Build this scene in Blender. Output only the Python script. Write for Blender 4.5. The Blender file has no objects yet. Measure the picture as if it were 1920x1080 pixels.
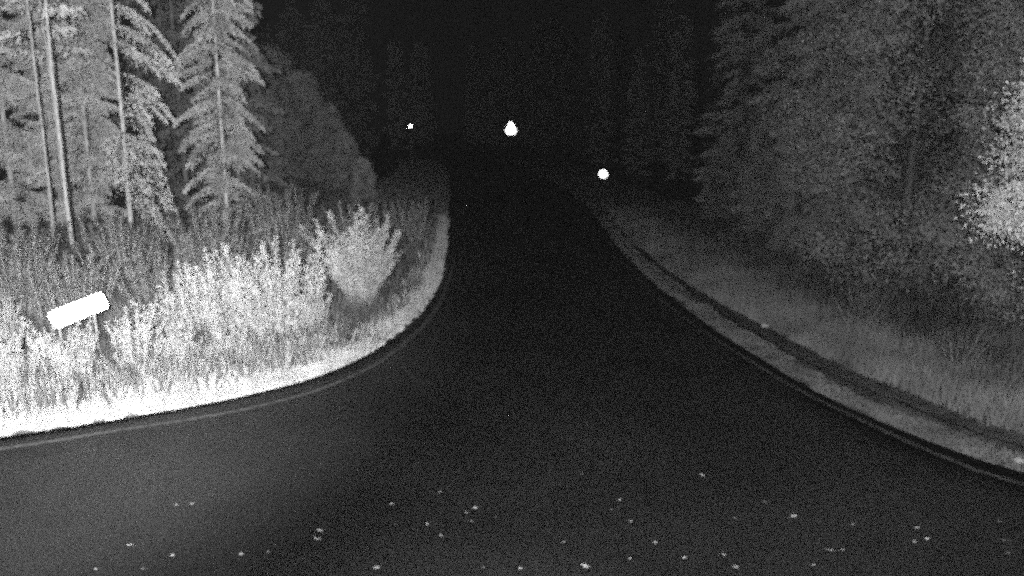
import bpy, math
import numpy as np
from mathutils import Vector, Matrix

R = math.radians
SC = bpy.context.scene
COL = SC.collection

# ------------------------------------------------------------------ camera
cd = bpy.data.cameras.new('roadside_camera')
cd.sensor_width = 36.0
cd.lens = 36.0 * 1423.0 / 1920.0
cd.clip_start = 0.05
cd.clip_end = 3000.0
cam = bpy.data.objects.new('roadside_camera', cd)
cd.dof.use_dof = True; cd.dof.focus_distance = 3.0; cd.dof.aperture_fstop = 2.9     # infrared focus shift: all of it a little soft
cam.location = (0, 0, 4.0)
cam.rotation_euler = (R(90 - 11.6), 0, 0)
COL.objects.link(cam)
SC.camera = cam

# ------------------------------------------------------------------ night sky
W = bpy.data.worlds.new('World'); SC.world = W; W.use_nodes = True
bg = W.node_tree.nodes['Background']
bg.inputs['Color'].default_value = (1, 1, 1, 1)
bg.inputs['Strength'].default_value = 0.0022

# ------------------------------------------------------------------ the infrared illuminators on the camera mast
def lamp(name, typ, loc, az, el, watts, size, blend, radius):
    l = bpy.data.lights.new(name, typ)
    l.energy = watts
    l.shadow_soft_size = radius
    if typ == 'SPOT':
        l.spot_size = R(size); l.spot_blend = blend
    o = bpy.data.objects.new(name, l)
    o.location = loc
    d = Vector((math.sin(R(az)) * math.cos(R(el)), math.cos(R(az)) * math.cos(R(el)), math.sin(R(el))))
    o.rotation_euler = d.to_track_quat('-Z', 'Y').to_euler()
    COL.objects.link(o)
    return o
lamp('infrared_floodlight', 'SPOT', (-0.5, -0.05, 4.25), -33.5, 1.0, 31000, 76, 1.0, 0.05)
lamp('infrared_camera_ring', 'SPOT', (0.0, -0.10, 4.10), 20, -2, 3400, 156, 0.9, 0.04)

# ------------------------------------------------------------------ exposure and render settings
vs = SC.view_settings
vs.view_transform = 'Standard'; vs.look = 'None'; vs.exposure = 0.0; vs.gamma = 1.0
SC.render.engine = 'CYCLES'
cy = SC.cycles
cy.max_bounces = 3; cy.diffuse_bounces = 1; cy.glossy_bounces = 2; cy.transmission_bounces = 1
cy.use_denoising = False                      # keep the grain of a night exposure
cy.use_adaptive_sampling = True
cy.adaptive_threshold = 1.0
cy.adaptive_min_samples = 12
cy.use_light_tree = False
cy.light_sampling_threshold = 0.17             # few photons in the dark: shot-noise grain
cy.sample_clamp_indirect = 2.0
cy.filter_width = 2.8
cy.sampling_pattern = 'TABULATED_SOBOL'
cy.volume_bounces = 0

# ------------------------------------------------------------------ helpers
def tag(o, label=None, cat=None, group=None, kind=None):
    if label: o['label'] = label
    if cat: o['category'] = cat
    if group: o['group'] = group
    if kind: o['kind'] = kind
    return o

def empty(name, loc, rz=0.0, sc=1.0):
    o = bpy.data.objects.new(name, None)
    o.empty_display_size = 0.2
    o.location = loc; o.rotation_euler = (0, 0, rz)
    o.scale = (sc, sc, sc) if not isinstance(sc, tuple) else sc
    COL.objects.link(o)
    return o

def npmesh(name, V, F, mat, smooth=False):
    """V (n,3) floats, F (m,k) ints."""
    V = np.asarray(V, np.float32); F = np.asarray(F, np.int32)
    me = bpy.data.meshes.new(name)
    me.vertices.add(len(V)); me.vertices.foreach_set('co', V.ravel())
    m, k = F.shape
    me.loops.add(m * k); me.polygons.add(m)
    me.loops.foreach_set('vertex_index', F.ravel())
    me.polygons.foreach_set('loop_start', np.arange(0, m * k, k, dtype=np.int32))
    me.polygons.foreach_set('loop_total', np.full(m, k, np.int32))
    if smooth: me.polygons.foreach_set('use_smooth', np.ones(m, bool))
    me.update(calc_edges=True)
    if mat: me.materials.append(mat)
    return me

def link(name, me, parent=None, loc=None):
    o = bpy.data.objects.new(name, me)
    if parent is not None: o.parent = parent
    if loc is not None: o.location = loc
    COL.objects.link(o)
    return o

class MB:
    """collects verts and faces (any polygon) for one mesh"""
    def __init__(s): s.v = []; s.f = []
    def add(s, V, F):
        b = len(s.v); s.v += [tuple(p) for p in V]; s.f += [tuple(i + b for i in q) for q in F]; return s
    def tube(s, pts, rad, n=8, caps=True):
        pts = [Vector(p) for p in pts]; V = []; F = []
        for i, p in enumerate(pts):
            d = (pts[min(i + 1, len(pts) - 1)] - pts[max(i - 1, 0)]).normalized()
            a = d.orthogonal().normalized() if abs(d.z) < 0.9 else Vector((1, 0, 0)).cross(d).normalized()
            b = d.cross(a)
            for k in range(n):
                t = 2 * math.pi * k / n
                V.append(p + (a * math.cos(t) + b * math.sin(t)) * rad[i])
        for i in range(len(pts) - 1):
            for k in range(n):
                F.append((i * n + k, i * n + (k + 1) % n, (i + 1) * n + (k + 1) % n, (i + 1) * n + k))
        if caps:
            F.append(tuple(range(n))[::-1]); F.append(tuple(range((len(pts) - 1) * n, len(pts) * n)))
        return s.add(V, F)
    def slab(s, outline, t, M=None):
        """a flat plate: outline in local x,z; thickness along y (front at -y)"""
        n = len(outline)
        V = [Vector((x, -t / 2, z)) for x, z in outline] + [Vector((x, t / 2, z)) for x, z in outline]
        if M is not None: V = [M @ p for p in V]
        F = [tuple(range(n)), tuple(range(2 * n - 1, n - 1, -1))]
        F += [(i, i + n, (i + 1) % n + n, (i + 1) % n) for i in range(n)]
        return s.add(V, F)
    def mesh(s, name, mat, smooth=False):
        me = bpy.data.meshes.new(name); me.from_pydata([tuple(p) for p in s.v], [], s.f)
        if smooth:
            for p in me.polygons: p.use_smooth = True
        me.update(); me.materials.append(mat); return me

def unit(a): return a / np.maximum(np.linalg.norm(a, axis=-1, keepdims=True), 1e-9)

def cards(P, D, N, L, Wd, mid=0.45):
    """diamond leaf cards from base P along D, facing N"""
    n = len(P); D = unit(D); S = unit(np.cross(D, N)); L = np.broadcast_to(L, (n,))[:, None]; Wd = np.broadcast_to(Wd, (n,))[:, None]
    up = unit(np.cross(S, D)) * Wd * 0.25
    V = np.stack([P, P + D * L * mid + S * Wd * .5 + up, P + D * L, P + D * L * mid - S * Wd * .5 + up], 1).reshape(-1, 3)
    F = np.arange(n * 4).reshape(-1, 4)
    return V, F

def join(parts):
    Vs = []; Fs = []; b = 0
    for V, F in parts:
        Vs.append(V); Fs.append(F + b); b += len(V)
    return np.concatenate(Vs), np.concatenate(Fs)

# ------------------------------------------------------------------ materials (near-infrared reflectances, so neutral greys)
def mat(name, lo, hi, scale=8.0, rough=0.9, detail=4.0, spec=0.2, coords='Object', stretch=None, bump=0.0, contrast=(0.35, 0.65), second=None):
    m = bpy.data.materials.new(name); m.use_nodes = True
    nt = m.node_tree; N = nt.nodes; Lk = nt.links
    bs = N['Principled BSDF']; bs.inputs['Roughness'].default_value = rough
    bs.inputs['Specular IOR Level'].default_value = spec
    tc = N.new('ShaderNodeTexCoord'); src = tc.outputs[coords]
    if stretch:
        mp = N.new('ShaderNodeMapping'); mp.inputs['Scale'].default_value = stretch
        Lk.new(src, mp.inputs['Vector']); src = mp.outputs['Vector']
    nz = N.new('ShaderNodeTexNoise'); nz.inputs['Scale'].default_value = scale; nz.inputs['Detail'].default_value = detail
    Lk.new(src, nz.inputs['Vector'])
    rp = N.new('ShaderNodeValToRGB')
    rp.color_ramp.elements[0].position = contrast[0]; rp.color_ramp.elements[1].position = contrast[1]
    rp.color_ramp.elements[0].color = (lo, lo, lo, 1); rp.color_ramp.elements[1].color = (hi, hi, hi, 1)
    Lk.new(nz.outputs['Fac'], rp.inputs['Fac'])
    col = rp.outputs['Color']
    if second:                                   # broad variation multiplied on top: (scale, low, high)
        n2 = N.new('ShaderNodeTexNoise'); n2.inputs['Scale'].default_value = second[0]; n2.inputs['Detail'].default_value = 3
        Lk.new(tc.outputs[coords], n2.inputs['Vector'])
        mr = N.new('ShaderNodeMapRange'); mr.inputs['From Min'].default_value = 0.35; mr.inputs['From Max'].default_value = 0.65
        mr.inputs['To Min'].default_value = second[1]; mr.inputs['To Max'].default_value = second[2]
        Lk.new(n2.outputs['Fac'], mr.inputs['Value'])
        mx = N.new('ShaderNodeMix'); mx.data_type = 'RGBA'; mx.blend_type = 'MULTIPLY'; mx.inputs['Factor'].default_value = 1
        Lk.new(col, mx.inputs['A']); Lk.new(mr.outputs['Result'], mx.inputs['B']); col = mx.outputs['Result']
    Lk.new(col, bs.inputs['Base Color'])
    if bump:
        bp = N.new('ShaderNodeBump'); bp.inputs['Strength'].default_value = bump; bp.inputs['Distance'].default_value = 0.02
        Lk.new(nz.outputs['Fac'], bp.inputs['Height']); Lk.new(bp.outputs['Normal'], bs.inputs['Normal'])
    return m

M = {}
M['asphalt'] = mat('asphalt', 0.007, 0.064, 55, 0.85, 3, 0.25, bump=0.8, contrast=(0.38, 0.62), second=(0.3, 0.6, 1.3))
M['paint'] = mat('worn_line_paint', 0.07, 0.14, 9, 0.8, 5, 0.3, contrast=(0.4, 0.6))
M['soil'] = mat('forest_soil', 0.10, 0.26, 3, 0.95, 6, 0.1, second=(0.3, 0.7, 1.2))
M['mud'] = mat('ditch_mud', 0.07, 0.15, 6, 0.9, 6, 0.2)
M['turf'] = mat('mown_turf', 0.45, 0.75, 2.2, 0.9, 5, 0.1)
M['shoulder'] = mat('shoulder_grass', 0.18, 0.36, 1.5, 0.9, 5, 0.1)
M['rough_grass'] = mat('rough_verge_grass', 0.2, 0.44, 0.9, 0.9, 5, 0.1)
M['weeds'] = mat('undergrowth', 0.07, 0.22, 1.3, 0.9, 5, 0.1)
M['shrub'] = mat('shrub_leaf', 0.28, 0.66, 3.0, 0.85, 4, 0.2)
M['shrub_dim'] = mat('shrub_leaf_dimmed', 0.09, 0.22, 3.0, 0.85, 4, 0.2)  # darker copy of the shrub leaf, dimness put into its colour
M['stem'] = mat('shrub_stem', 0.35, 0.6, 12, 0.9, 3, 0.1)
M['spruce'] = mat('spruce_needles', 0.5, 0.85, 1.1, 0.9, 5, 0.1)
M['dim_leaves'] = mat('dimmed_broad_leaves', 0.2, 0.46, 0.5, 0.9, 5, 0.1)  # broad leaves darkened: the lamp's falloff is put into the colour
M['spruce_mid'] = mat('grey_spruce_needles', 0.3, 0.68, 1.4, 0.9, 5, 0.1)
M['spruce_dimmed'] = mat('dimmed_spruce_needles', 0.13, 0.3, 0.6, 0.9, 5, 0.1)  # spruce needles darkened, weaker light on these trees put into the colour
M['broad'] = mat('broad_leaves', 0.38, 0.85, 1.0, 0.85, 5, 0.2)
M['bark'] = mat('bark', 0.38, 0.78, 5, 0.95, 6, 0.1, stretch=(4, 4, 0.7), bump=0.6)
M['bark_dark'] = mat('dark_bark', 0.14, 0.3, 5, 0.95, 6, 0.1, stretch=(4, 4, 0.7), bump=0.6)
M['bough'] = mat('bough_bark', 0.12, 0.26, 8, 0.95, 4, 0.1)
M['steel'] = mat('galvanised_steel', 0.28, 0.42, 14, 0.6, 3, 0.3)
M['sign_white'] = mat('white_sign_sheet', 0.82, 0.9, 3, 0.5, 2, 0.4)
M['stone'] = mat('pale_stone', 0.55, 0.8, 14, 0.9, 4, 0.2)
M['leaf'] = mat('dry_leaf', 0.38, 0.72, 25, 0.8, 4, 0.3)
M['leaf_dull'] = mat('dull_dry_leaf', 0.22, 0.45, 25, 0.8, 4, 0.3)

def reflector(name, rough, mixf):
    """reflective sheeting: a bright lobe sent back towards the source"""
    m = bpy.data.materials.new(name); m.use_nodes = True
    nt = m.node_tree; N = nt.nodes; L = nt.links; N.remove(N['Principled BSDF'])
    g = N.new('ShaderNodeBsdfGlossy'); g.inputs['Roughness'].default_value = rough; g.inputs['Color'].default_value = (.9, .9, .9, 1)
    d = N.new('ShaderNodeBsdfDiffuse')
    tc = N.new('ShaderNodeTexCoord'); nz = N.new('ShaderNodeTexNoise'); nz.inputs['Scale'].default_value = 20
    mr = N.new('ShaderNodeMapRange'); mr.inputs['To Min'].default_value = 0.75; mr.inputs['To Max'].default_value = 0.9
    L.new(tc.outputs['Object'], nz.inputs['Vector']); L.new(nz.outputs['Fac'], mr.inputs['Value']); L.new(mr.outputs['Result'], d.inputs['Color'])
    mx = N.new('ShaderNodeMixShader'); mx.inputs['Fac'].default_value = mixf
    L.new(d.outputs[0], mx.inputs[1]); L.new(g.outputs[0], mx.inputs[2]); L.new(mx.outputs[0], N['Material Output'].inputs['Surface'])
    return m
M['refl_far'] = reflector('reflective_sheet_far', 0.17, 0.8)
M['refl_plate'] = reflector('reflective_plate', 0.42, 0.5)
M['refl_mid'] = reflector('reflective_sheet', 0.24, 0.7)

# ------------------------------------------------------------------ road layout in metres (x right, y ahead)
LEFT_EDGE = [(-16, 5.2), (-12, 7.0), (-9.2, 8.4), (-6.83, 9.51), (-5.99, 9.92), (-5.11, 10.43), (-4.33, 10.95), (-3.45, 11.78), (-2.94, 12.6), (-2.45, 14.0),
             (-2.09, 16.03), (-1.95, 18.6), (-2.06, 22.7), (-2.46, 28.5), (-3.2, 38.2), (-4.3, 52.1), (-6.0, 71.4), (-8.5, 92), (-14, 122), (-24, 160)]
RIGHT_EDGE = [(12, 4.0), (8.5, 6.3), (6.11, 8.42), (5.6, 9.15), (5.14, 10.16), (4.72, 11.5), (4.42, 13.4), (4.02, 16.72), (3.72, 23.88), (3.95, 34),
              (4.1, 42), (3.5, 57.3), (1.7, 85), (-0.9, 113), (-7, 140), (-16, 168)]

def smooth_line(P, step=0.5):
    P = np.array(P, float)
    # Catmull-Rom
    Q = np.vstack([2 * P[0] - P[1], P, 2 * P[-1] - P[-2]]); out = []
    for i in range(1, len(Q) - 2):
        a, b, c, d = Q[i - 1], Q[i], Q[i + 1], Q[i + 2]
        n = max(2, int(np.linalg.norm(c - b) / step))
        t = (np.arange(n) / n)[:, None]
        out.append(0.5 * ((2 * b) + (-a + c) * t + (2 * a - 5 * b + 4 * c - d) * t ** 2 + (-a + 3 * b - 3 * c + d) * t ** 3))
    out.append(P[-1:])
    return np.vstack(out)
LE = smooth_line(LEFT_EDGE, 0.35); RE = smooth_line(RIGHT_EDGE, 0.35)

def normals(P):
    T = np.gradient(P, axis=0); T = unit(T)
    return np.stack([-T[:, 1], T[:, 0]], 1)        # to the left of travel
NL = normals(LE); NR = -normals(RE)               # both point away from the road
if NL[len(LE) // 2, 0] > 0: NL = -NL
if NR[len(RE) // 2, 0] < 0: NR = -NR

ROADPOLY = np.vstack([[(-16, -14)], LE, RE[::-1], [(12, -14)]])

def inside(P):
    x, y = P[:, 0], P[:, 1]; r = np.zeros(len(P), bool); q = ROADPOLY; j = len(q) - 1
    for i in range(len(q)):
        xi, yi = q[i]; xj, yj = q[j]
        if yi != yj:
            c = ((yi > y) != (yj > y)) & (x < (xj - xi) * (y - yi) / (yj - yi) + xi)
            r ^= c
        j = i
    return r
EDGEPTS = np.vstack([LE, RE])
def edge_dist(P, E=None):
    E = EDGEPTS if E is None else E
    out = np.empty(len(P))
    for k in range(0, len(P), 4000):
        out[k:k + 4000] = np.sqrt(((P[k:k + 4000, None, :] - E[None]) ** 2).sum(2).min(1))
    return out

def height(P):
    """ground height away from the road"""
    P = np.atleast_2d(np.asarray(P, float))
    d = edge_dist(P)
    lft = P[:, 0] < 0
    rise = np.where(lft, 0.035, 0.05) * np.clip(d - 4.5, 0, 40)
    rise = rise + 0.035 * np.clip(d - 3.0, 0, 14) * (P[:, 1] > 50) * np.clip((P[:, 1] - 50) / 20, 0, 1)
    wob = 0.10 * np.sin(P[:, 0] * 0.7 + 1.3) * np.sin(P[:, 1] * 0.55) * np.clip((d - 1.5) / 3, 0, 1)
    z = rise + wob
    return z
def hz(x, y): return float(height([(x, y)])[0])

# ------------------------------------------------------------------ ground, road, ditch, edge lines
def build_ground():
    xs = np.unique(np.concatenate([np.arange(-400, -60, 40.), np.arange(-60, -24, 4.), np.arange(-24, 18, 0.5), np.arange(18, 60, 4.), np.arange(60, 401, 40.)]))
    ys = np.unique(np.concatenate([np.arange(-60, -16, 8.), np.arange(-16, 44, 0.5), np.arange(44, 180, 2.), np.arange(180, 900, 40.)]))
    X, Y = np.meshgrid(xs, ys); P = np.stack([X.ravel(), Y.ravel()], 1)
    z = height(P); ins = inside(P); d = edge_dist(P)
    z = np.where(ins, -0.12, z)
    z = np.where((~ins) & (d < 0.9) & (P[:, 1] < 180), np.minimum(z, 0.0), z)
    z = np.where((P[:, 1] < 4) & (np.abs(P[:, 0]) < 16), -0.12, z)
    V = np.column_stack([P, z]); nx = len(xs); ny = len(ys)
    i = np.arange(nx * ny).reshape(ny, nx)
    F = np.stack([i[:-1, :-1], i[:-1, 1:], i[1:, 1:], i[1:, :-1]], -1).reshape(-1, 4)
    tag(link('ground', npmesh('ground', V, F, M['soil'], True)), kind='structure')
build_ground()

def resample(P, n):
    s = np.concatenate([[0], np.cumsum(np.linalg.norm(np.diff(P, axis=0), axis=1))]); t = np.linspace(0, s[-1], n)
    return np.stack([np.interp(t, s, P[:, 0]), np.interp(t, s, P[:, 1])], 1)

def build_road():
    # strips between the two edges, plus the junction apron in front of the camera
    n = 240
    yl = LE; yr = RE
    A = resample(yl, n); B = resample(yr, n)
    k = 14
    rows = []
    apronA = np.stack([np.full(8, -16.0), np.linspace(-14, 5.0, 8)], 1); apronB = np.stack([np.full(8, 12.0), np.linspace(-14, 3.8, 8)], 1)
    A = np.vstack([apronA, A]); B = np.vstack([apronB, B]); n = len(A)
    t = np.linspace(0, 1, k)[None, :, None]
    G = A[:, None] * (1 - t) + B[:, None] * t
    crown = 0.02 + 0.0 * (1 - (2 * np.linspace(0, 1, k) - 1) ** 2)[None, :] * np.ones((n, 1))
    V = np.concatenate([G, crown[..., None]], 2)
    # skirts
    skL = np.concatenate([A, np.full((n, 1), -0.1)], 1)[:, None]; skR = np.concatenate([B, np.full((n, 1), -0.1)], 1)[:, None]
    V = np.concatenate([skL, V, skR], 1); kk = k + 2
    i = np.arange(n * kk).reshape(n, kk)
    F = np.stack([i[:-1, :-1], i[:-1, 1:], i[1:, 1:], i[1:, :-1]], -1).reshape(-1, 4)
    tag(link('road', npmesh('road', V.reshape(-1, 3), F, M['asphalt'])), kind='structure')
build_road()

def ribbon(name, P, Nn, off0, off1, z0, z1, m, kind='structure', wob=0.0, seed=0):
    rng = np.random.default_rng(seed); n = len(P)
    w = wob * np.convolve(rng.normal(size=n + 8), np.ones(9) / 3, 'valid')[:n]
    a = P + Nn * (off0 + w)[:, None] if np.ndim(off0) else P + Nn * (off0 + w[:, None])
    b = P + Nn * (off1 + w[:, None])
    V = np.stack([np.column_stack([a, np.full(n, z0)]), np.column_stack([b, np.full(n, z1)])], 1).reshape(-1, 3)
    i = np.arange(n - 1) * 2
    F = np.stack([i, i + 1, i + 3, i + 2], 1)
    o = link(name, npmesh(name, V, F, m)); o['kind'] = kind
    return o

LLINE = smooth_line([(-12.2, 6.3), (-9.0, 7.9), (-6.57, 9.11), (-6.03, 9.37), (-5.49, 9.68), (-4.72, 10.06), (-3.91, 10.54), (-3.29, 11.11), (-2.91, 11.61), (-2.41, 12.66), (-2.06, 14.12), (-1.83, 15.79), (-1.72, 17.6), (-1.74, 20.2), (-1.8, 23)], 0.3)
RLINE = smooth_line([(8.3, 6.0), (5.9, 8.11), (5.5, 8.68), (5.19, 9.37), (4.87, 10.29), (4.53, 11.36), (4.21, 13.07), (3.83, 15.56), (3.59, 18.49), (3.5, 23.2), (3.65, 32)], 0.3)
ribbon('road_edge_line', LLINE, normals(LLINE), -0.05, 0.05, 0.0245, 0.0245, M['paint'])
ribbon('road_edge_line', RLINE, normals(RLINE), -0.055, 0.055, 0.0245, 0.0245, M['paint'])

DITCH = smooth_line([(8.6, 7.1), (6.68, 9.3), (6.25, 10.17), (5.95, 11.05), (5.6, 12.07), (5.36, 13.05), (5.14, 14.95), (4.8, 16.6), (4.42, 20.6), (4.25, 28.3), (4.6, 40)], 0.3)
def build_ditch():
    P = DITCH; Nn = normals(P); n = len(P)
    if Nn[n // 2, 0] < 0: Nn = -Nn
    prof = [(-0.34, 0.03), (-0.24, 0.012), (-0.08, -0.002), (0.08, 0.0), (0.22, 0.02), (0.34, 0.05)]
    rng = np.random.default_rng(4); w = 0.03 * np.convolve(rng.normal(size=n + 4), np.ones(5) / 2, 'valid')[:n]
    V = np.stack([np.column_stack([P + Nn * (a * 0.66 + w)[:, None], np.full(n, z)]) for a, z in prof], 1)
    k = len(prof); i = np.arange(n * k).reshape(n, k)
    F = np.stack([i[:-1, :-1], i[:-1, 1:], i[1:, 1:], i[1:, :-1]], -1).reshape(-1, 4)
    tag(link('drainage_ditch', npmesh('drainage_ditch', V.reshape(-1, 3), F, M['mud'], True)), kind='structure')
build_ditch()

# ------------------------------------------------------------------ grass (nobody could count it)
def blades(P, z, hgt, wid, rng, lean=0.45):
    n = len(P); az = rng.uniform(0, 2 * np.pi, n); B = np.column_stack([P, z])
    t = np.stack([np.cos(az), np.sin(az), np.zeros(n)], 1)
    la = rng.uniform(0, 2 * np.pi, n); le = rng.uniform(0, lean, n)
    tip = B + np.stack([np.cos(la) * le, np.sin(la) * le, np.ones(n)], 1) * hgt[:, None]
    V = np.stack([B - t * wid[:, None] / 2, B + t * wid[:, None] / 2, tip], 1).reshape(-1, 3)
    return V, np.arange(n * 3).reshape(-1, 3)

def along(P, Nn, n, d0, d1, rng, y0=-1e9, y1=1e9, power=1.0):
    """random points in a strip d0..d1 metres off a line, spread evenly by length"""
    seg = np.linalg.norm(np.diff(P, axis=0), axis=1)
    ok = (P[:-1, 1] > y0) & (P[:-1, 1] < y1); w = seg * ok; w = w / w.sum()
    i = rng.choice(len(seg), n, p=w); t = rng.uniform(0, 1, n)[:, None]
    base = P[i] * (1 - t) + P[i + 1] * t; nn = Nn[i]
    d = d0 + (d1 - d0) * rng.uniform(0, 1, n) ** power
    return base + nn * d[:, None], d

def grass(name, label, P, Nn, n, d0, d1, hlo, hhi, wid, m, y0, y1, seed, lean=0.5, cat='grass', clump=0.0, power=1.0, ragged=0.0):
    rng = np.random.default_rng(seed)
    Q, d = along(P, Nn, n, d0, d1, rng, y0, y1, power)
    rag = ragged * (0.5 + 0.5 * np.sin(Q[:, 0] * 2.9 + Q[:, 1] * 1.7) * np.sin(Q[:, 1] * 3.7 + 1.0) + 0.5 * np.sin(Q[:, 0] * 11 + Q[:, 1] * 9) + 0.6 * np.sin(Q[:, 0] * 1.1 - Q[:, 1] * 0.9))
    keep = ~inside(Q) & (d - d0 > rag) & (d1 - d > rag)
    if clump > 0:                                  # uneven cover
        f = np.sin(Q[:, 0] * 2.1 + 0.7 * np.sin(Q[:, 1] * 1.3)) * np.sin(Q[:, 1] * 1.7 + np.sin(Q[:, 0] * 1.1)) * 0.5 + 0.5
        keep &= rng.uniform(0, 1, len(Q)) < (1 - clump) + clump * f
    Q = Q[keep]; z = height(Q) - 0.01
    hh = rng.uniform(hlo, hhi, len(Q)) * (0.75 + 0.25 * np.sin(Q[:, 0] * 3.1) * np.sin(Q[:, 1] * 2.3))
    ww = rng.uniform(0.6, 1.3, len(Q)) * wid * (1 + np.maximum(0, Q[:, 1] - 14) * 0.04)
    V, F = blades(Q, z, hh, ww, rng, lean)
    o = link(name, npmesh(name, V, F, m)); tag(o, label, cat, kind='stuff'); return o

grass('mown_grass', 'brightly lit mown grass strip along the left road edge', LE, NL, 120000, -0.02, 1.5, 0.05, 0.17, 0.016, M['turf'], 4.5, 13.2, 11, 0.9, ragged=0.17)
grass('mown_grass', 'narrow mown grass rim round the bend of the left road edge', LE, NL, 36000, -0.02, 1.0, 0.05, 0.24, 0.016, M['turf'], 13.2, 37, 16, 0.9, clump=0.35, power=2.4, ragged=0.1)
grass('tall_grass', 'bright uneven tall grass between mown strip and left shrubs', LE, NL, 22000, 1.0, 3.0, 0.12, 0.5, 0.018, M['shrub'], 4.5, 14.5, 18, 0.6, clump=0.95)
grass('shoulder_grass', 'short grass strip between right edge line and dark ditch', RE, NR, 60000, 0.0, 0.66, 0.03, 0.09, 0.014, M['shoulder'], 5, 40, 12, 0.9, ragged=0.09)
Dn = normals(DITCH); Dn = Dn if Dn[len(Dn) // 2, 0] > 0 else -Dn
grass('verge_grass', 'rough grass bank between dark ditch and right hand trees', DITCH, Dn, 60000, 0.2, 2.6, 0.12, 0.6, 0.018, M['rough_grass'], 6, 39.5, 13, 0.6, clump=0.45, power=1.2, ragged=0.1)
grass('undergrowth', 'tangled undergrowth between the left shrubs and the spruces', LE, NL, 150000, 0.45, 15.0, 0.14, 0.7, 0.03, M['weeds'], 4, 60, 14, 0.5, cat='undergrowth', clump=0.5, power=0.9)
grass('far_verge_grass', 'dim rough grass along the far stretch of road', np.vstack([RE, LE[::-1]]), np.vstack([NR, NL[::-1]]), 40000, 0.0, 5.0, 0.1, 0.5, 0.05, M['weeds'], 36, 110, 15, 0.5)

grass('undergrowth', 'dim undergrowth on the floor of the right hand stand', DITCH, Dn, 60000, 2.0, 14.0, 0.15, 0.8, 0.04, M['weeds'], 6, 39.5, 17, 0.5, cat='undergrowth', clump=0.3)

# ------------------------------------------------------------------ trees
def curve_trunk(H, r0, r1, rng, n=9, wob=0.12):
    pts = []; x = y = 0.0
    for i in range(n):
        t = i / (n - 1)
        pts.append((x, y, H * t - (0.35 if i == 0 else 0)))
        x += rng.normal() * wob * 0.5; y += rng.normal() * wob * 0.5
    rad = [r0 * (1.35 if i == 0 else 1) * (1 - i / (n - 1)) + r1 * (i / (n - 1)) for i in range(n)]
    return pts, rad

def spruce(seed, H, Rb, h0, nb, ncard, r0=0.13, droop=0.55, cl=0.17, cw=0.05, onesided=None, mtl='spruce', rexp=0.75):
    """meshes (trunk, branches, crown) of a spruce with drooping boughs"""
    rng = np.random.default_rng(seed)
    pts, rad = curve_trunk(H, r0, 0.02, rng, wob=0.05)
    trunk = MB().tube(pts, rad, 9)
    T = np.array(pts)
    def axis(h): return np.array([np.interp(h, T[:, 2], T[:, 0]), np.interp(h, T[:, 2], T[:, 1])])
    br = MB(); parts = []
    for k in range(nb):
        u = (k + rng.uniform(-3, 4)) / nb; u = min(1.0, max(0.0, u))
        h = h0 + (H - h0) * u ** 0.9
        az = k * 2.39996 + rng.normal() * 0.7
        if onesided is not None: az = onesided + rng.normal() * 0.5
        f = max(0.04, 1 - (h - h0) / (H - h0 + 1e-6))
        L = Rb * (0.12 + 0.88 * f ** rexp) * rng.uniform(0.5, 1.2)
        o = np.array([math.cos(az), math.sin(az), 0]); lat = np.array([-o[1], o[0], 0])
        a0 = axis(h); dr = droop * rng.uniform(0.7, 1.3)
        def p(t):
            t = np.asarray(t)[..., None]
            return np.array([a0[0], a0[1], h]) + o * L * t * (1 - 0.18 * t) + np.array([0, 0, 1.0]) * L * (0.10 * t - dr * t ** 2 + 0.12 * t ** 4)
        ts = np.linspace(0, 1, 5)
        br.tube([tuple(q) for q in p(ts)], [0.028 * (1 - 0.8 * t) * (0.5 + 0.5 * L / Rb) for t in ts], 4, False)
        n = max(12, int(ncard * L / Rb)); t = rng.uniform(0.08, 1, n) ** 0.8
        s = rng.choice([-1, 1], n)[:, None]; Wt = (0.20 * L * (1.15 - t) + 0.10)[:, None]; w = rng.uniform(0, 1, n)[:, None]
        P = p(t) + s * w * Wt * lat + np.array([0, 0, -1.0]) * w * Wt * rng.uniform(0.3, 1.3, (n, 1)) + o * w * Wt * 0.4
        D = o * 0.5 + s * lat * 0.6 * rng.uniform(0, 1, (n, 1)) + np.array([0, 0, -1.0]) * rng.uniform(0.1, 1.1, (n, 1)) + rng.normal(size=(n, 3)) * 0.25
        Nn = rng.normal(size=(n, 3)) + np.array([0, 0, 0.7])
        parts.append(cards(P, D, Nn, cl * rng.uniform(0.6, 1.3, n), cw * rng.uniform(0.7, 1.3, n)))
    V, F = join(parts)
    return [('trunk', trunk.mesh('spruce_trunk', M['bark_dark' if r0 >= 0.11 else 'bark'], True)), ('branches', br.mesh('spruce_branches', M['bough'], True)),
            ('crown', npmesh('spruce_crown', V, F, M[mtl]))]

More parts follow.
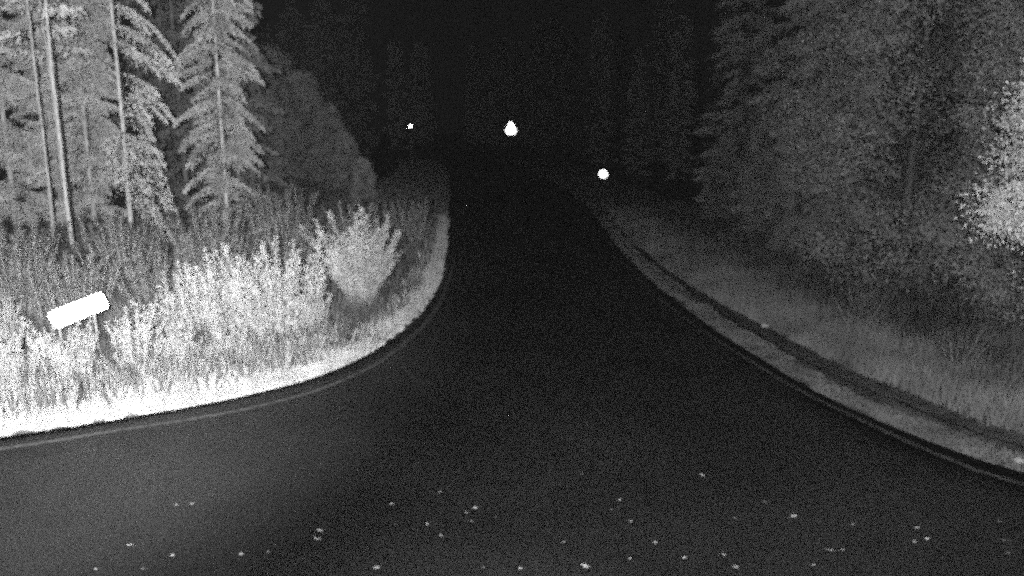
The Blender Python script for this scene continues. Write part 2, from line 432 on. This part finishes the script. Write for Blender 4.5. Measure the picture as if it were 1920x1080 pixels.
def broadleaf(seed, H, Rb, h0, ncl, nleaf, r0=0.14, leaf=0.13, mtl='broad', flat=0.8):
    rng = np.random.default_rng(seed)
    pts, rad = curve_trunk(H * 0.85, r0, 0.03, rng, wob=0.18)
    trunk = MB().tube(pts, rad, 9); T = np.array(pts); br = MB(); parts = []
    for k in range(ncl):
        u = (k + rng.uniform(0, 1)) / ncl
        h = h0 + (H - h0) * u
        prof = math.sin(math.pi * min(1, 0.16 + 0.84 * u)) ** 0.6
        rr = Rb * prof * rng.uniform(0.25, 1.0) ** 0.6; az = k * 2.39996 + rng.normal() * 0.4
        hs = max(0.3, h - rr * rng.uniform(0.3, 0.8)); hs = min(hs, H * 0.82)
        a = np.array([np.interp(hs, T[:, 2], T[:, 0]), np.interp(hs, T[:, 2], T[:, 1]), hs])
        c = np.array([math.cos(az) * rr, math.sin(az) * rr, h])
        m = (a + c) / 2 + np.array([0, 0, 0.12 * rr])
        br.tube([tuple(a), tuple(m), tuple(c)], [0.045, 0.028, 0.01], 5, False)
        cr = Rb * rng.uniform(0.22, 0.42)
        n = int(nleaf / ncl * rng.uniform(0.6, 1.4))
        d = unit(rng.normal(size=(n, 3))); q = rng.uniform(0.15, 1, (n, 1)) ** 0.5
        P = c + d * q * cr * np.array([1, 1, flat]) * (1 + 0.25 * np.sin(d[:, :1] * 5 + k))
        D = d * 0.5 + rng.normal(size=(n, 3)) * 0.5 + np.array([0, 0, -0.45])
        Nn = d * 0.8 + rng.normal(size=(n, 3)) * 0.6 + np.array([0, 0, 0.4])
        parts.append(cards(P, D, Nn, leaf * rng.uniform(0.6, 1.3, n), leaf * 0.62 * rng.uniform(0.7, 1.2, n)))
        for j in range(4):                                     # side twigs
            e = c + unit(rng.normal(size=3)) * cr * 0.8
            br.tube([tuple(m), tuple(c * .4 + e * .6), tuple(e)], [0.016, 0.01, 0.004], 4, False)
    V, F = join(parts)
    return [('trunk', trunk.mesh('broadleaf_trunk', M['bark_dark'], True)), ('branches', br.mesh('broadleaf_branches', M['bough'], True)),
            ('crown', npmesh('broadleaf_crown', V, F, M[mtl]))]

def plant(name, meshes, x, y, label, cat='tree', group=None, rz=0.0, sc=1.0, dz=0.0):
    e = empty(name, (x, y, hz(x, y) + dz), rz, sc)
    tag(e, label, cat, group)
    for nm, me in meshes:
        c = link(nm, me, e)
        if nm in ('branches', 'stems', 'crown', 'foliage'): c['kind'] = 'stuff'
    return e

# --- left: slender pines with bare stems, crowns above the picture
def pine(seed, H, r0, h0, Rb=1.6):
    return [(n, m) for n, m in spruce(seed, H, Rb, h0, 34, 130, r0=r0, droop=0.25, cl=0.2, cw=0.06)]
LG = 'slender pines along the left forest edge'
plant('pine_tree', pine(101, 15, 0.06, 7.5), -13.6, 23.3, 'slender pine with the brightest bare stem, right of the leftmost pair', group=LG)
plant('pine_tree', pine(102, 15, 0.055, 6.8), -15.75, 25.9, 'slender bare-stemmed pine, second stem from the left edge', group=LG)
plant('pine_tree', pine(103, 14, 0.045, 6.5), -16.45, 28.0, 'thinnest bare pine stem, close between two brighter stems', group=LG)
plant('pine_tree', pine(104, 15, 0.09, 6.0), -18.95, 27.6, 'slender pine stem at the very left edge of the picture', group=LG)
# tall stem with boughs sweeping to the right
plant('spruce_tree', spruce(105, 17, 2.3, 1.3, 44, 520, r0=0.08, droop=0.8, onesided=0.2, rexp=0.3, cl=0.11, cw=0.035), -13.05, 25.9,
      'tall spruce with long drooping boughs sweeping right over a dark gap', group='lit spruces at the left forest edge')
plant('spruce_tree', spruce(106, 18, 1.75, 1.2, 210, 620, r0=0.08, droop=0.6, rexp=0.3, cl=0.10, cw=0.035, mtl='spruce_mid'), -10.75, 28.6,
      'tall lit spruce at the right end of the bright forest edge', group='lit spruces at the left forest edge')
# dense lit spruces behind the stems
SP = [spruce(110 + i, 21, 2.6, 0.6, 230, 950, r0=0.10, droop=0.5, cl=0.11, cw=0.04, rexp=0.25) for i in range(3)]
lit = [(-17.2, 31.2, 0, 'dense lit spruce behind the two brightest pine stems'),
       (-20.3, 31.0, 1, 'dense lit spruce behind the leftmost pine stem'),
       (-23.9, 29.0, 2, 'brightest broad spruce cut by the left edge of the picture'),
       (-20.6, 35.5, 1, 'spruce in the second row behind the thin pine stems'),
       (-25.6, 34.5, 0, 'spruce in the second row at the left picture edge')]
SPg = spruce(119, 20, 2.7, 0.5, 150, 330, r0=0.12, droop=0.5, cl=0.17, cw=0.06, rexp=0.25, mtl='spruce_dimmed')
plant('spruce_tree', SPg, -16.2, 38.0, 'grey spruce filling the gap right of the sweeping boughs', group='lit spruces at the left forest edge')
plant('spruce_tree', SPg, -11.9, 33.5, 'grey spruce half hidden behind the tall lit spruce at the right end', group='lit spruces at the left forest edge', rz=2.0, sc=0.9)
for i, (x, y, k, lb) in enumerate(lit):
    plant('spruce_tree', SP[k], x, y, lb, group='lit spruces at the left forest edge', rz=i * 1.3, sc=1.0 + 0.06 * (i % 3))
# dim trees between the bright edge and the bend
SPd = [spruce(130 + i, 9, 2.3, 0.3, 80, 150, r0=0.11, droop=0.4, cl=0.30, cw=0.11, rexp=0.5, mtl='spruce_dimmed') for i in range(2)]
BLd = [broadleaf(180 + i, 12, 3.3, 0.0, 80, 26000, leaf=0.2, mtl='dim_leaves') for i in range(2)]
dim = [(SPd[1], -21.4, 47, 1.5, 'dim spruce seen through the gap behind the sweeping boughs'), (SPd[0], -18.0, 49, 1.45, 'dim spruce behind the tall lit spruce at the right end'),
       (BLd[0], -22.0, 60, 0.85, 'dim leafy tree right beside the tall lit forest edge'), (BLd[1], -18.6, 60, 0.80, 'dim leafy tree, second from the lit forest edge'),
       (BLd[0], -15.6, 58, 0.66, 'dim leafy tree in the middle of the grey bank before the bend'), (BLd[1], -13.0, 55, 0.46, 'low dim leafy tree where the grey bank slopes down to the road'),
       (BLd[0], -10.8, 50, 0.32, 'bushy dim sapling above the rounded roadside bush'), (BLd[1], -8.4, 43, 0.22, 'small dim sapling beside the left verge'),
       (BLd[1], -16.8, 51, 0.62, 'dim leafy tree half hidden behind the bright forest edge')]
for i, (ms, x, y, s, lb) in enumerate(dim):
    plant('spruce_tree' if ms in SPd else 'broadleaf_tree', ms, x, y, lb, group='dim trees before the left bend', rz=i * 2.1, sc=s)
SPf = [spruce(140 + i, 22, 3.6, 0.6, 100, 120, r0=0.2, droop=0.4, cl=0.55, cw=0.22, rexp=0.45, mtl='spruce_dimmed') for i in range(2)]
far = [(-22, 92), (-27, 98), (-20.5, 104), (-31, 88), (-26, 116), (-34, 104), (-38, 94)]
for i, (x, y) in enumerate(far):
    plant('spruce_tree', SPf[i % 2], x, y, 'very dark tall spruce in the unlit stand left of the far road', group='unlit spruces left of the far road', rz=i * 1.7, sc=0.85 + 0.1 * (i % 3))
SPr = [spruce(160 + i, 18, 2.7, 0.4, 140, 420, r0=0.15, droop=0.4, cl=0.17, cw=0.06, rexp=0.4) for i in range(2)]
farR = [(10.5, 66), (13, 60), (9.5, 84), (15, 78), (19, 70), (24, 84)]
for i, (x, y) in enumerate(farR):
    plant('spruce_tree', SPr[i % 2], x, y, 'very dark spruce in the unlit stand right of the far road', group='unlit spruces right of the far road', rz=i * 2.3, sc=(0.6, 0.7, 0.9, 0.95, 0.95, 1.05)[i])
def far_wood():
    rng = np.random.default_rng(9); V0 = []; base = SPf[0][2][1]
    n = len(base.vertices); co = np.empty(n * 3, np.float32); base.vertices.foreach_get('co', co); co = co.reshape(-1, 4, 3)
    parts = []
    for k in range(70):
        x = rng.uniform(-75, 75); y = rng.uniform(128, 215)
        if inside(np.array([[x, y]]))[0] or edge_dist(np.array([[x, y]]))[0] < 4: continue
        sel = co[rng.choice(len(co), 1600, replace=False)]
        a = rng.uniform(0, 6.28); c, s_ = math.cos(a), math.sin(a); q = sel.reshape(-1, 3) * rng.uniform(0.8, 1.15)
        ctr = q.reshape(-1, 4, 3).mean(1, keepdims=True); q = (ctr + (q.reshape(-1, 4, 3) - ctr) * 2.2).reshape(-1, 3)
        q = np.stack([q[:, 0] * c - q[:, 1] * s_, q[:, 0] * s_ + q[:, 1] * c, q[:, 2]], 1) + np.array([x, y, 0.5])
        parts.append((q, np.arange(len(q)).reshape(-1, 4)))
    V, F = join(parts)
    tag(link('far_forest', npmesh('far_forest', V, F, M['spruce'])), 'black forest closing off the road in the far distance', 'forest', kind='stuff')
far_wood()

# --- right: broadleaf trees and spruces down to the verge
BL = [broadleaf(150 + i, 12, 2.9, 0.1, 80, 52000, leaf=0.08) for i in range(3)]
rt = [(BL[0], 10.2, 19.5, 1.0, 'broad leafy tree above the rough grass bank, middle of the right side'),
      (SPr[1], 10.9, 25.5, 1.0, 'tall conifer behind the middle of the right verge'),
      (SPr[0], 11.4, 38.0, 1.0, 'tall dark conifer forming the straight left end of the right stand'),
      (SPr[1], 11.6, 31.5, 1.0, 'tall conifer, second from the straight left end of the right stand'),
      (BL[2], 14.2, 28.0, 1.25, 'tall leafy tree in the second row of the right stand'),
      (BL[0], 14.0, 21.5, 0.42, 'low leafy tree in the second row below the dark gap'),
      (BL[2], 10.9, 15.0, 0.72, 'low leafy tree at the right edge behind the bright overhanging foliage'),
      (BL[1], 15.5, 18.5, 0.95, 'leafy tree behind the bright overhanging foliage'),
      (SPr[0], 16.5, 35.0, 1.1, 'conifer deep in the right stand'),
      (BL[1], 9.4, 28.5, 0.38, 'small leafy tree at the verge beside the tall conifers'),
      (BL[2], 9.2, 34.0, 0.28, 'small leafy tree at the verge, farthest along the right bank'),
      (BL[0], 9.2, 24.0, 0.42, 'bushy sapling on the bank below the tall conifer')]
for i, (ms, x, y, s, lb) in enumerate(rt):
    plant('broadleaf_tree' if ms in BL else 'spruce_tree', ms, x, y, lb, group='trees of the right hand stand', rz=i * 1.9, sc=s)

# near tree leaning in from the right edge
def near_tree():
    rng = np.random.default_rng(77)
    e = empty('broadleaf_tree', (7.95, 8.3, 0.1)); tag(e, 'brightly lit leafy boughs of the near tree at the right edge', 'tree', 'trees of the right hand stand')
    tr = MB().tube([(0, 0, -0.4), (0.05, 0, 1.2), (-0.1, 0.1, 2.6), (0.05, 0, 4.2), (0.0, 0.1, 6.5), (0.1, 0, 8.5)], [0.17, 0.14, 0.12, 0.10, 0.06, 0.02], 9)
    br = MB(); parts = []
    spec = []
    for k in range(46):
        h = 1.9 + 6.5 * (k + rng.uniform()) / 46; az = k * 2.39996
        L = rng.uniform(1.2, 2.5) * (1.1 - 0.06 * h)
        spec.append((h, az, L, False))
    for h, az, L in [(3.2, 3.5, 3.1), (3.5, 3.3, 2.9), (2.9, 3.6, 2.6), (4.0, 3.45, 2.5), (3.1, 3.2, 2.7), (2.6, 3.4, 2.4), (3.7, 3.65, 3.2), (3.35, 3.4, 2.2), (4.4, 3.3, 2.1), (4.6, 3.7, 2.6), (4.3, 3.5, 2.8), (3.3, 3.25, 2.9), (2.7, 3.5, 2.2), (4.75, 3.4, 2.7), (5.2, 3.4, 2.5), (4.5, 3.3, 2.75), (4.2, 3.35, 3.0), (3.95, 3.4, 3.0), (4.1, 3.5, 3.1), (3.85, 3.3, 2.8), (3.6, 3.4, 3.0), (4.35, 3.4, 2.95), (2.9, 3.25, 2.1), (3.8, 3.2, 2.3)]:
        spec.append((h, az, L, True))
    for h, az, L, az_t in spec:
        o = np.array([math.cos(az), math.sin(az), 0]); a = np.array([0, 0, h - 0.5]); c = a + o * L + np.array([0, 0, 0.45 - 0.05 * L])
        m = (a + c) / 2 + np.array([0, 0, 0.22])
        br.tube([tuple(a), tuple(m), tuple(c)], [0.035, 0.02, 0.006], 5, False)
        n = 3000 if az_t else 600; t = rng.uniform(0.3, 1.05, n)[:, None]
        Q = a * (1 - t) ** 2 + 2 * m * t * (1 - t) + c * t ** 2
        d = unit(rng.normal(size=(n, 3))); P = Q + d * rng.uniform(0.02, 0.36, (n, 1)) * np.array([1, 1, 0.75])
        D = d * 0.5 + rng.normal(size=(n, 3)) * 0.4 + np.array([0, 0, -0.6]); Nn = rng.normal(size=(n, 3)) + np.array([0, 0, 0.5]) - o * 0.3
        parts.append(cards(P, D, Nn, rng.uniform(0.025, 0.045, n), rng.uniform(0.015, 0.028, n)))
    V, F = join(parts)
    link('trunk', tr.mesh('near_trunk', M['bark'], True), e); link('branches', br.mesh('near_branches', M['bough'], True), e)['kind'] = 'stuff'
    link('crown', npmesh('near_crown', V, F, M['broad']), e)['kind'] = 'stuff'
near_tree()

# ------------------------------------------------------------------ shrubs and tall weeds of the left verge
def shrub(seed, H, spread, nst, nleaf, base=0.22, lsize=0.075, mtl='shrub', top=0.8):
    rng = np.random.default_rng(seed); st = MB(); parts = []
    for k in range(nst):
        az = rng.uniform(0, 2 * math.pi); til = spread * rng.uniform(0, 1) ** 0.7
        L = H * (rng.uniform(0.45, 1.0) if rng.uniform() > 0.15 else rng.uniform(1.0, 1.22)) * (1 - 0.12 * til)
        b = np.array([math.cos(az), math.sin(az), 0]) * base * rng.uniform(0, 1)
        o = np.array([math.cos(az), math.sin(az), 0])
        def p(t):
            t = np.asarray(t)[..., None]
            return b + o * L * math.sin(til) * (0.75 * t + 0.25 * t ** 2) + np.array([0, 0, 1.0]) * L * (math.cos(til) * t - 0.05 * t ** 3)
        ts = np.linspace(0, 1, 4)
        st.tube([tuple(q) for q in p(ts)], [0.010, 0.008, 0.006, 0.003], 4, False)
        n = int(nleaf * L / H); t = rng.uniform(1 - top, 1.0, n)
        ph = rng.uniform(0, 2 * math.pi, n); wv = np.stack([np.cos(ph), np.sin(ph), np.zeros(n)], 1)
        rad = (0.03 + 0.16 * H * 0.22 * np.sin(np.clip((1.02 - t) / top, 0, 1) * math.pi) ** 0.7)[:, None] * rng.uniform(0.1, 1, (n, 1))
        P = p(t) + wv * rad
        D = wv * 0.45 + o * 0.25 + np.array([0, 0, 0.9]) + rng.normal(size=(n, 3)) * 0.22
        Nn = rng.normal(size=(n, 3)) + wv
        parts.append(cards(P, D, Nn, lsize * rng.uniform(0.6, 1.4, n), lsize * 0.24 * rng.uniform(0.7, 1.4, n)))
    V, F = join(parts)
    return [('stems', st.mesh('shrub_stems', M['stem'])), ('foliage', npmesh('shrub_foliage', V, F, M[mtl]))]
SG = 'lit shrubs along the left verge'
plant('shrub', shrub(201, 2.05, 0.60, 150, 150, base=0.3, lsize=0.075), -3.55, 17.6, 'large rounded fan-shaped bush where the left verge bends', 'shrub', SG)
plant('shrub', shrub(202, 1.75, 0.45, 130, 150, base=0.8, lsize=0.07), -4.75, 14.9, 'tall bright bush left of the fan-shaped one', 'shrub', SG)
plant('shrub', shrub(203, 1.5, 0.36, 80, 140, base=0.8, lsize=0.065), -5.75, 14.6, 'upright bright bush in the middle of the left verge', 'shrub', SG)
plant('shrub', shrub(204, 1.35, 0.30, 18, 110, base=0.5, lsize=0.065), -6.65, 14.3, 'sparse tall stalks between sign and bright bushes', 'shrub', SG)
sv = [shrub(210, 1.0, 0.4, 60, 120, base=0.5, lsize=0.055), shrub(211, 0.8, 0.4, 40, 110, base=0.45, lsize=0.055), shrub(212, 1.15, 0.28, 34, 110, base=0.4, lsize=0.055)]
sl = [(-7.35, 12.2, 0, 0.8, 'bright bush in front of the tilted plate sign'), (-6.6, 12.75, 2, 0.95, 'upright bright bush just right of the plate sign'),
      (-8.1, 11.6, 1, 1.0, 'low bright bush at the left edge by the mown strip'), (-5.9, 13.0, 1, 0.7, 'low bright tuft beside the mown strip, middle of verge'),
      (-5.1, 13.5, 1, 0.6, 'low bright tuft under the tall bush'), (-9.3, 13.4, 2, 0.9, 'upright bush at the left picture edge beside the plate sign'),
      (-4.1, 15.0, 2, 0.85, 'narrow bright bush between the two largest bushes')]
for i, (x, y, k, s, lb) in enumerate(sl):
    plant('shrub', sv[k], x, y, lb, 'shrub', SG, rz=i * 1.1, sc=s)
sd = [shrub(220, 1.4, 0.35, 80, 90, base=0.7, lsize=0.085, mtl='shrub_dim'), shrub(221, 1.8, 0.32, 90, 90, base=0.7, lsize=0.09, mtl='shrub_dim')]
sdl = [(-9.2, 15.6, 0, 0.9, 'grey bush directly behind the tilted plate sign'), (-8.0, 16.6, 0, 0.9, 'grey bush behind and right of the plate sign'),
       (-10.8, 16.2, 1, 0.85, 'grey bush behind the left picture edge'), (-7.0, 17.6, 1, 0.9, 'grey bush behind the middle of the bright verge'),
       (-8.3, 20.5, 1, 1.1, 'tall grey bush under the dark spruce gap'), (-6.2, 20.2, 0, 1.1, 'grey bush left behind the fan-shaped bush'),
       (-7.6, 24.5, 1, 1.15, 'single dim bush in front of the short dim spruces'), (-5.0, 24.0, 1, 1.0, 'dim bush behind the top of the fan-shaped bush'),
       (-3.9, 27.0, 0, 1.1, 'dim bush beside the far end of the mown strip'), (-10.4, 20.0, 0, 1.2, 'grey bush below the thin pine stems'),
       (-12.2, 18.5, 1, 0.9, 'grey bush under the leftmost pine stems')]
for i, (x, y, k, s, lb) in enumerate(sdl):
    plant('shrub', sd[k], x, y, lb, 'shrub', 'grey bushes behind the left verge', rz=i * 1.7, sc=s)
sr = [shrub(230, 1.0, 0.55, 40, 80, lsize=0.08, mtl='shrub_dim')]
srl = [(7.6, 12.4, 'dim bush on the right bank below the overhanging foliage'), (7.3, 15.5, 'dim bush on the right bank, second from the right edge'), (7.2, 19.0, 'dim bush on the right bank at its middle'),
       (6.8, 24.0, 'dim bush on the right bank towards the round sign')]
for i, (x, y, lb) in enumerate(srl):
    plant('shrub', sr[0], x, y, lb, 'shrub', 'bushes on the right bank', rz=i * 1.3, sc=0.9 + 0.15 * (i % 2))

# ------------------------------------------------------------------ signs
def rounded(w, h, r, n=5):
    o = []
    for cx, cz, a0 in ((w / 2 - r, h / 2 - r, 0), (-w / 2 + r, h / 2 - r, 90), (-w / 2 + r, -h / 2 + r, 180), (w / 2 - r, -h / 2 + r, 270)):
        for k in range(n + 1):
            a = R(a0 + 90 * k / n); o.append((cx + r * math.cos(a), cz + r * math.sin(a)))
    return o
def disc(r, n=28): return [(r * math.cos(2 * math.pi * k / n), r * math.sin(2 * math.pi * k / n)) for k in range(n)]
def tri(w, r, n=6):
    h = w * 0.866; pts = [(0, h * 2 / 3), (-w / 2, -h / 3), (w / 2, -h / 3)]; o = []
    cen = [(0, h * 2 / 3 - 2 * r), (-w / 2 + 1.732 * r, -h / 3 + r), (w / 2 - 1.732 * r, -h / 3 + r)]
    for (cx, cz), a0 in zip(cen, (30, 150, 270)):
        for k in range(n + 1):
            a = R(a0 + 120 * k / n); o.append((cx + r * math.cos(a), cz + r * math.sin(a)))
    return o
LAMP = Vector((-0.14, 0, 4.07))
def facing(c):
    """rotation that turns local -y towards the mast"""
    d = (LAMP - Vector(c)).normalized()
    return d.to_track_quat('-Y', 'Z').to_matrix().to_4x4()

def sign(name, label, c, outline, thick, face, posts, pr, cat='road sign', roll=0.0, collars=True, back='steel'):
    gx, gy = c[0], c[1]; base = hz(gx, gy)
    e = empty(name, (gx, gy, base)); tag(e, label, cat)
    Mx = facing(c) @ Matrix.Rotation(roll, 4, 'Y'); loc = Matrix.Translation((0, 0, c[2] - base)) @ Mx
    pl = link('sign_plate', MB().slab(outline, thick, loc).mesh('sign_plate', face), e)
    rim = [(x * 0.97, z * 0.97) for x, z in outline]
    link('rim', MB().slab(rim, thick * 0.7, loc @ Matrix.Translation((0, thick * 0.9, 0))).mesh('sign_rim', M[back]), pl)
    for (dx, ztop) in posts:
        top = loc @ Vector((dx, thick * 1.6 + pr, ztop)); bot = Vector((top.x + 0.02, top.y + 0.03, -0.35))
        link('post', MB().tube([bot, top], [pr, pr], 10).mesh('sign_post', M['steel'], True), e)
        cl = loc @ Vector((dx, thick * 1.6, ztop * 0.3))
        if collars:
            link('clamp', MB().slab(rounded(pr * 3, pr * 1.6, pr * .3, 2), pr * 1.2, loc @ Matrix.Translation((dx, thick * 1.5, ztop * 0.2))).mesh('sign_clamp', M['steel']), e)
    return e
sign('plate_sign', 'white tilted rectangular plate sign standing in the left shrubs', (-7.80, 13.3, 0.86), rounded(0.94, 0.32, 0.07), 0.012, M['refl_plate'], [(-0.33, 0.08), (0.27, 0.08)], 0.022, 'sign', roll=R(-18.5))
sign('round_sign', 'small round reflective sign glowing white on the right of the road', (5.36, 45.0, 1.6), disc(0.27), 0.01, M['refl_mid'], [(0.0, 0.2)], 0.03)
sign('warning_sign', 'triangular reflective warning sign glowing white above the far bend', (-0.15, 106.0, 4.42), [(x, z * 1.25) for x, z in tri(2.0, 0.36)], 0.02, M['refl_far'], [(0.0, 0.5)], 0.05)  # enlarged and stretched upward: the bloom is put into the outline
sign('marker_post', 'tiny round reflector on a tall post left of the far road', (-11.1, 85.0, 4.62), disc(0.17, 18), 0.012, M['refl_far'], [(0.0, 0.1)], 0.035, 'marker post')

# ------------------------------------------------------------------ stones and fallen leaves
def stone(x, y, s, seed, label):
    rng = np.random.default_rng(seed)
    import bmesh
    bm = bmesh.new(); bmesh.ops.create_icosphere(bm, subdivisions=2, radius=1)
    for v in bm.verts:
        v.co *= 1 + 0.22 * math.sin(v.co.x * 3 + seed) * math.cos(v.co.y * 4) + 0.08 * rng.normal()
        v.co = Vector((v.co.x * s, v.co.y * s * .8, v.co.z * s * .65))
    me = bpy.data.meshes.new('stone'); bm.to_mesh(me); bm.free(); me.materials.append(M['stone'])
    o = link('stone', me, None, (x, y, 0.05 + s * 0.35)); tag(o, label, 'stone', 'pale stones beside the ditch'); return o
stone(5.24, 15.25, 0.075, 3, 'small pale stone at the dark ditch, halfway along the bank')
stone(6.2, 8.66, 0.055, 8, 'small pale stone on the shoulder at the right picture edge')

def leaf_mesh(seed, curl, m):
    """an oval leaf with a stalk, folded along its midrib and curled"""
    rng = np.random.default_rng(seed); nu, nv = 7, 5; V = []; F = []
    for i in range(nu):
        t = i / (nu - 1); w = 0.36 * math.sin(math.pi * min(1, 0.04 + 0.96 * t) ** 0.85) + 0.015
        for j in range(nv):
            s = j / (nv - 1) * 2 - 1
            x = t - 0.5; y = s * w * (1 + 0.15 * rng.normal() * (abs(s) > .9))
            z = 0.10 + curl * (0.55 * (2 * t - 1) ** 2 + 0.35 * abs(s) ** 1.4) + 0.03 * rng.normal()
            V.append((x, y, max(0.01, z)))
    for i in range(nu - 1):
        for j in range(nv - 1):
            a = i * nv + j; F.append((a, a + 1, a + nv + 1, a + nv))
    b = MB().add(V, F); mid = nv // 2
    b.tube([V[mid], (-0.72, 0.03, 0.10), (-0.85, 0.06, 0.02)], [0.012, 0.010, 0.008], 4)
    return b.mesh('fallen_leaf', m, True)
LM = [leaf_mesh(300 + i, c, M['leaf']) for i, c in enumerate((0.22, 0.32, 0.15, 0.45))]
LD = [leaf_mesh(310 + i, c, M['leaf_dull']) for i, c in enumerate((0.15, 0.25))]
# (x, y, length, kind)   2 = large and bright, 1 = bright, 0 = faint
leaves = [(-3.73, 6.75, .075, 1), (-3.23, 6.57, .06, 1), (-2.58, 6.59, .075, 2), (-1.93, 6.85, .095, 3), (-1.94, 7.02, .085, 4), (-1.3, 7.6, .06, 1), (-1.2, 7.15, .04, 0),
          (-.87, 7.16, .05, 1), (-.71, 6.94, .05, 1), (-.8, 7.86, .07, 1), (-.39, 7.5, .07, 5), (-.48, 7.41, .05, 1), (-.42, 7.22, .055, 1), (-1.25, 6.36, .07, 1),
          (-.26, 6.38, .04, 0), (-.17, 7.31, .04, 0), (-3.63, 7.57, .05, 0), (-3.47, 7.6, .05, 0), (-3.41, 6.35, .05, 0), (-3.84, 6.34, .05, 0), (-2.34, 6.64, .04, 0),
          (.83, 8.33, .05, 1), (1.18, 7.68, .055, 1), (1.23, 7.23, .05, 1), (1.06, 7.47, .04, 0), (2.23, 8.29, .08, 6), (2.96, 7.33, .085, 7), (2.33, 7.29, .05, 1),
          (1.41, 6.8, .06, 1), (.51, 6.81, .05, 0), (1.12, 6.52, .05, 1), (.68, 6.37, .10, 8), (.08, 6.36, .05, 1), (1.63, 6.53, .06, 1), (2.02, 6.58, .065, 1), (2.08, 6.38, .06, 1),
          (3.06, 6.66, .085, 9), (3.2, 6.67, .05, 1), (2.81, 6.41, .06, 1), (4.12, 7.08, .075, 1), (4.11, 6.87, .07, 1), (3.96, 6.82, .065, 1), (4.86, 6.85, .05, 0), (4.76, 6.61, .06, 0),
          (5.06, 7.22, .05, 0), (3.5, 7.15, .05, 0), (2.77, 7.64, .05, 0)]
LB = {0: 'tiny faint grey leaf fallen on the asphalt', 1: 'small pale fallen leaf on the asphalt near the camera', 2: 'bright fallen leaf left of the large curled one, near the bottom edge',
      3: 'largest fallen leaf, long and curled up, on the left of the asphalt', 4: 'pale fallen leaf just above the large curled one', 5: 'brightest leaf of the close trio at the middle of the road',
      6: 'lone pale leaf farthest up the road on the right', 7: 'lone bright leaf on the road right of centre', 8: 'big bright leaf at the bottom edge right of centre', 9: 'bright leaf near the bottom edge towards the right'}
rl = np.random.default_rng(5)
for i, (x, y, s, k) in enumerate(leaves):
    me = LD[i % 2] if k == 0 else LM[3] if k == 3 else LM[i % 3]
    o = link('fallen_leaf', me, None, (x, y, 0.042 + 0.0)); s *= 0.82; o.scale = (s, s, s)
    o.rotation_euler = (R(rl.uniform(-4, 14)), R(rl.uniform(-8, 8)), rl.uniform(-0.6, 0.6) + (math.pi if i % 3 == 0 else 0))
    lb = LB[k]
    if k < 2:
        lb = lb.replace('the asphalt near the camera', 'the asphalt').replace('the asphalt', 'the left third of the asphalt' if x < -1.25 else 'the right third of the asphalt' if x > 1.9 else 'the middle of the asphalt')
    tag(o, lb, 'leaf', 'leaves fallen on the road')

# ------------------------------------------------------------------ thin haze added to lift the blacks and give them grain
def haze():
    m = bpy.data.materials.new('veil_haze'); m.use_nodes = True
    nt = m.node_tree; nt.nodes.remove(nt.nodes['Principled BSDF'])
    v = nt.nodes.new('ShaderNodeVolumePrincipled'); v.inputs['Color'].default_value = (0.95, 0.95, 0.95, 1)
    v.inputs['Density'].default_value = 6e-5; v.inputs['Anisotropy'].default_value = 0.0
    nt.links.new(v.outputs['Volume'], nt.nodes['Material Output'].inputs['Volume'])
    b = MB(); x0, x1, y0, y1, z0, z1 = -410, 410, -65, 910, -1.6, 32
    b.add([(x0, y0, z0), (x1, y0, z0), (x1, y1, z0), (x0, y1, z0), (x0, y0, z1), (x1, y0, z1), (x1, y1, z1), (x0, y1, z1)],
          [(0, 3, 2, 1), (4, 5, 6, 7), (0, 1, 5, 4), (1, 2, 6, 5), (2, 3, 7, 6), (3, 0, 4, 7)])
    tag(link('haze', b.mesh('haze', m)), kind='stuff')
haze()
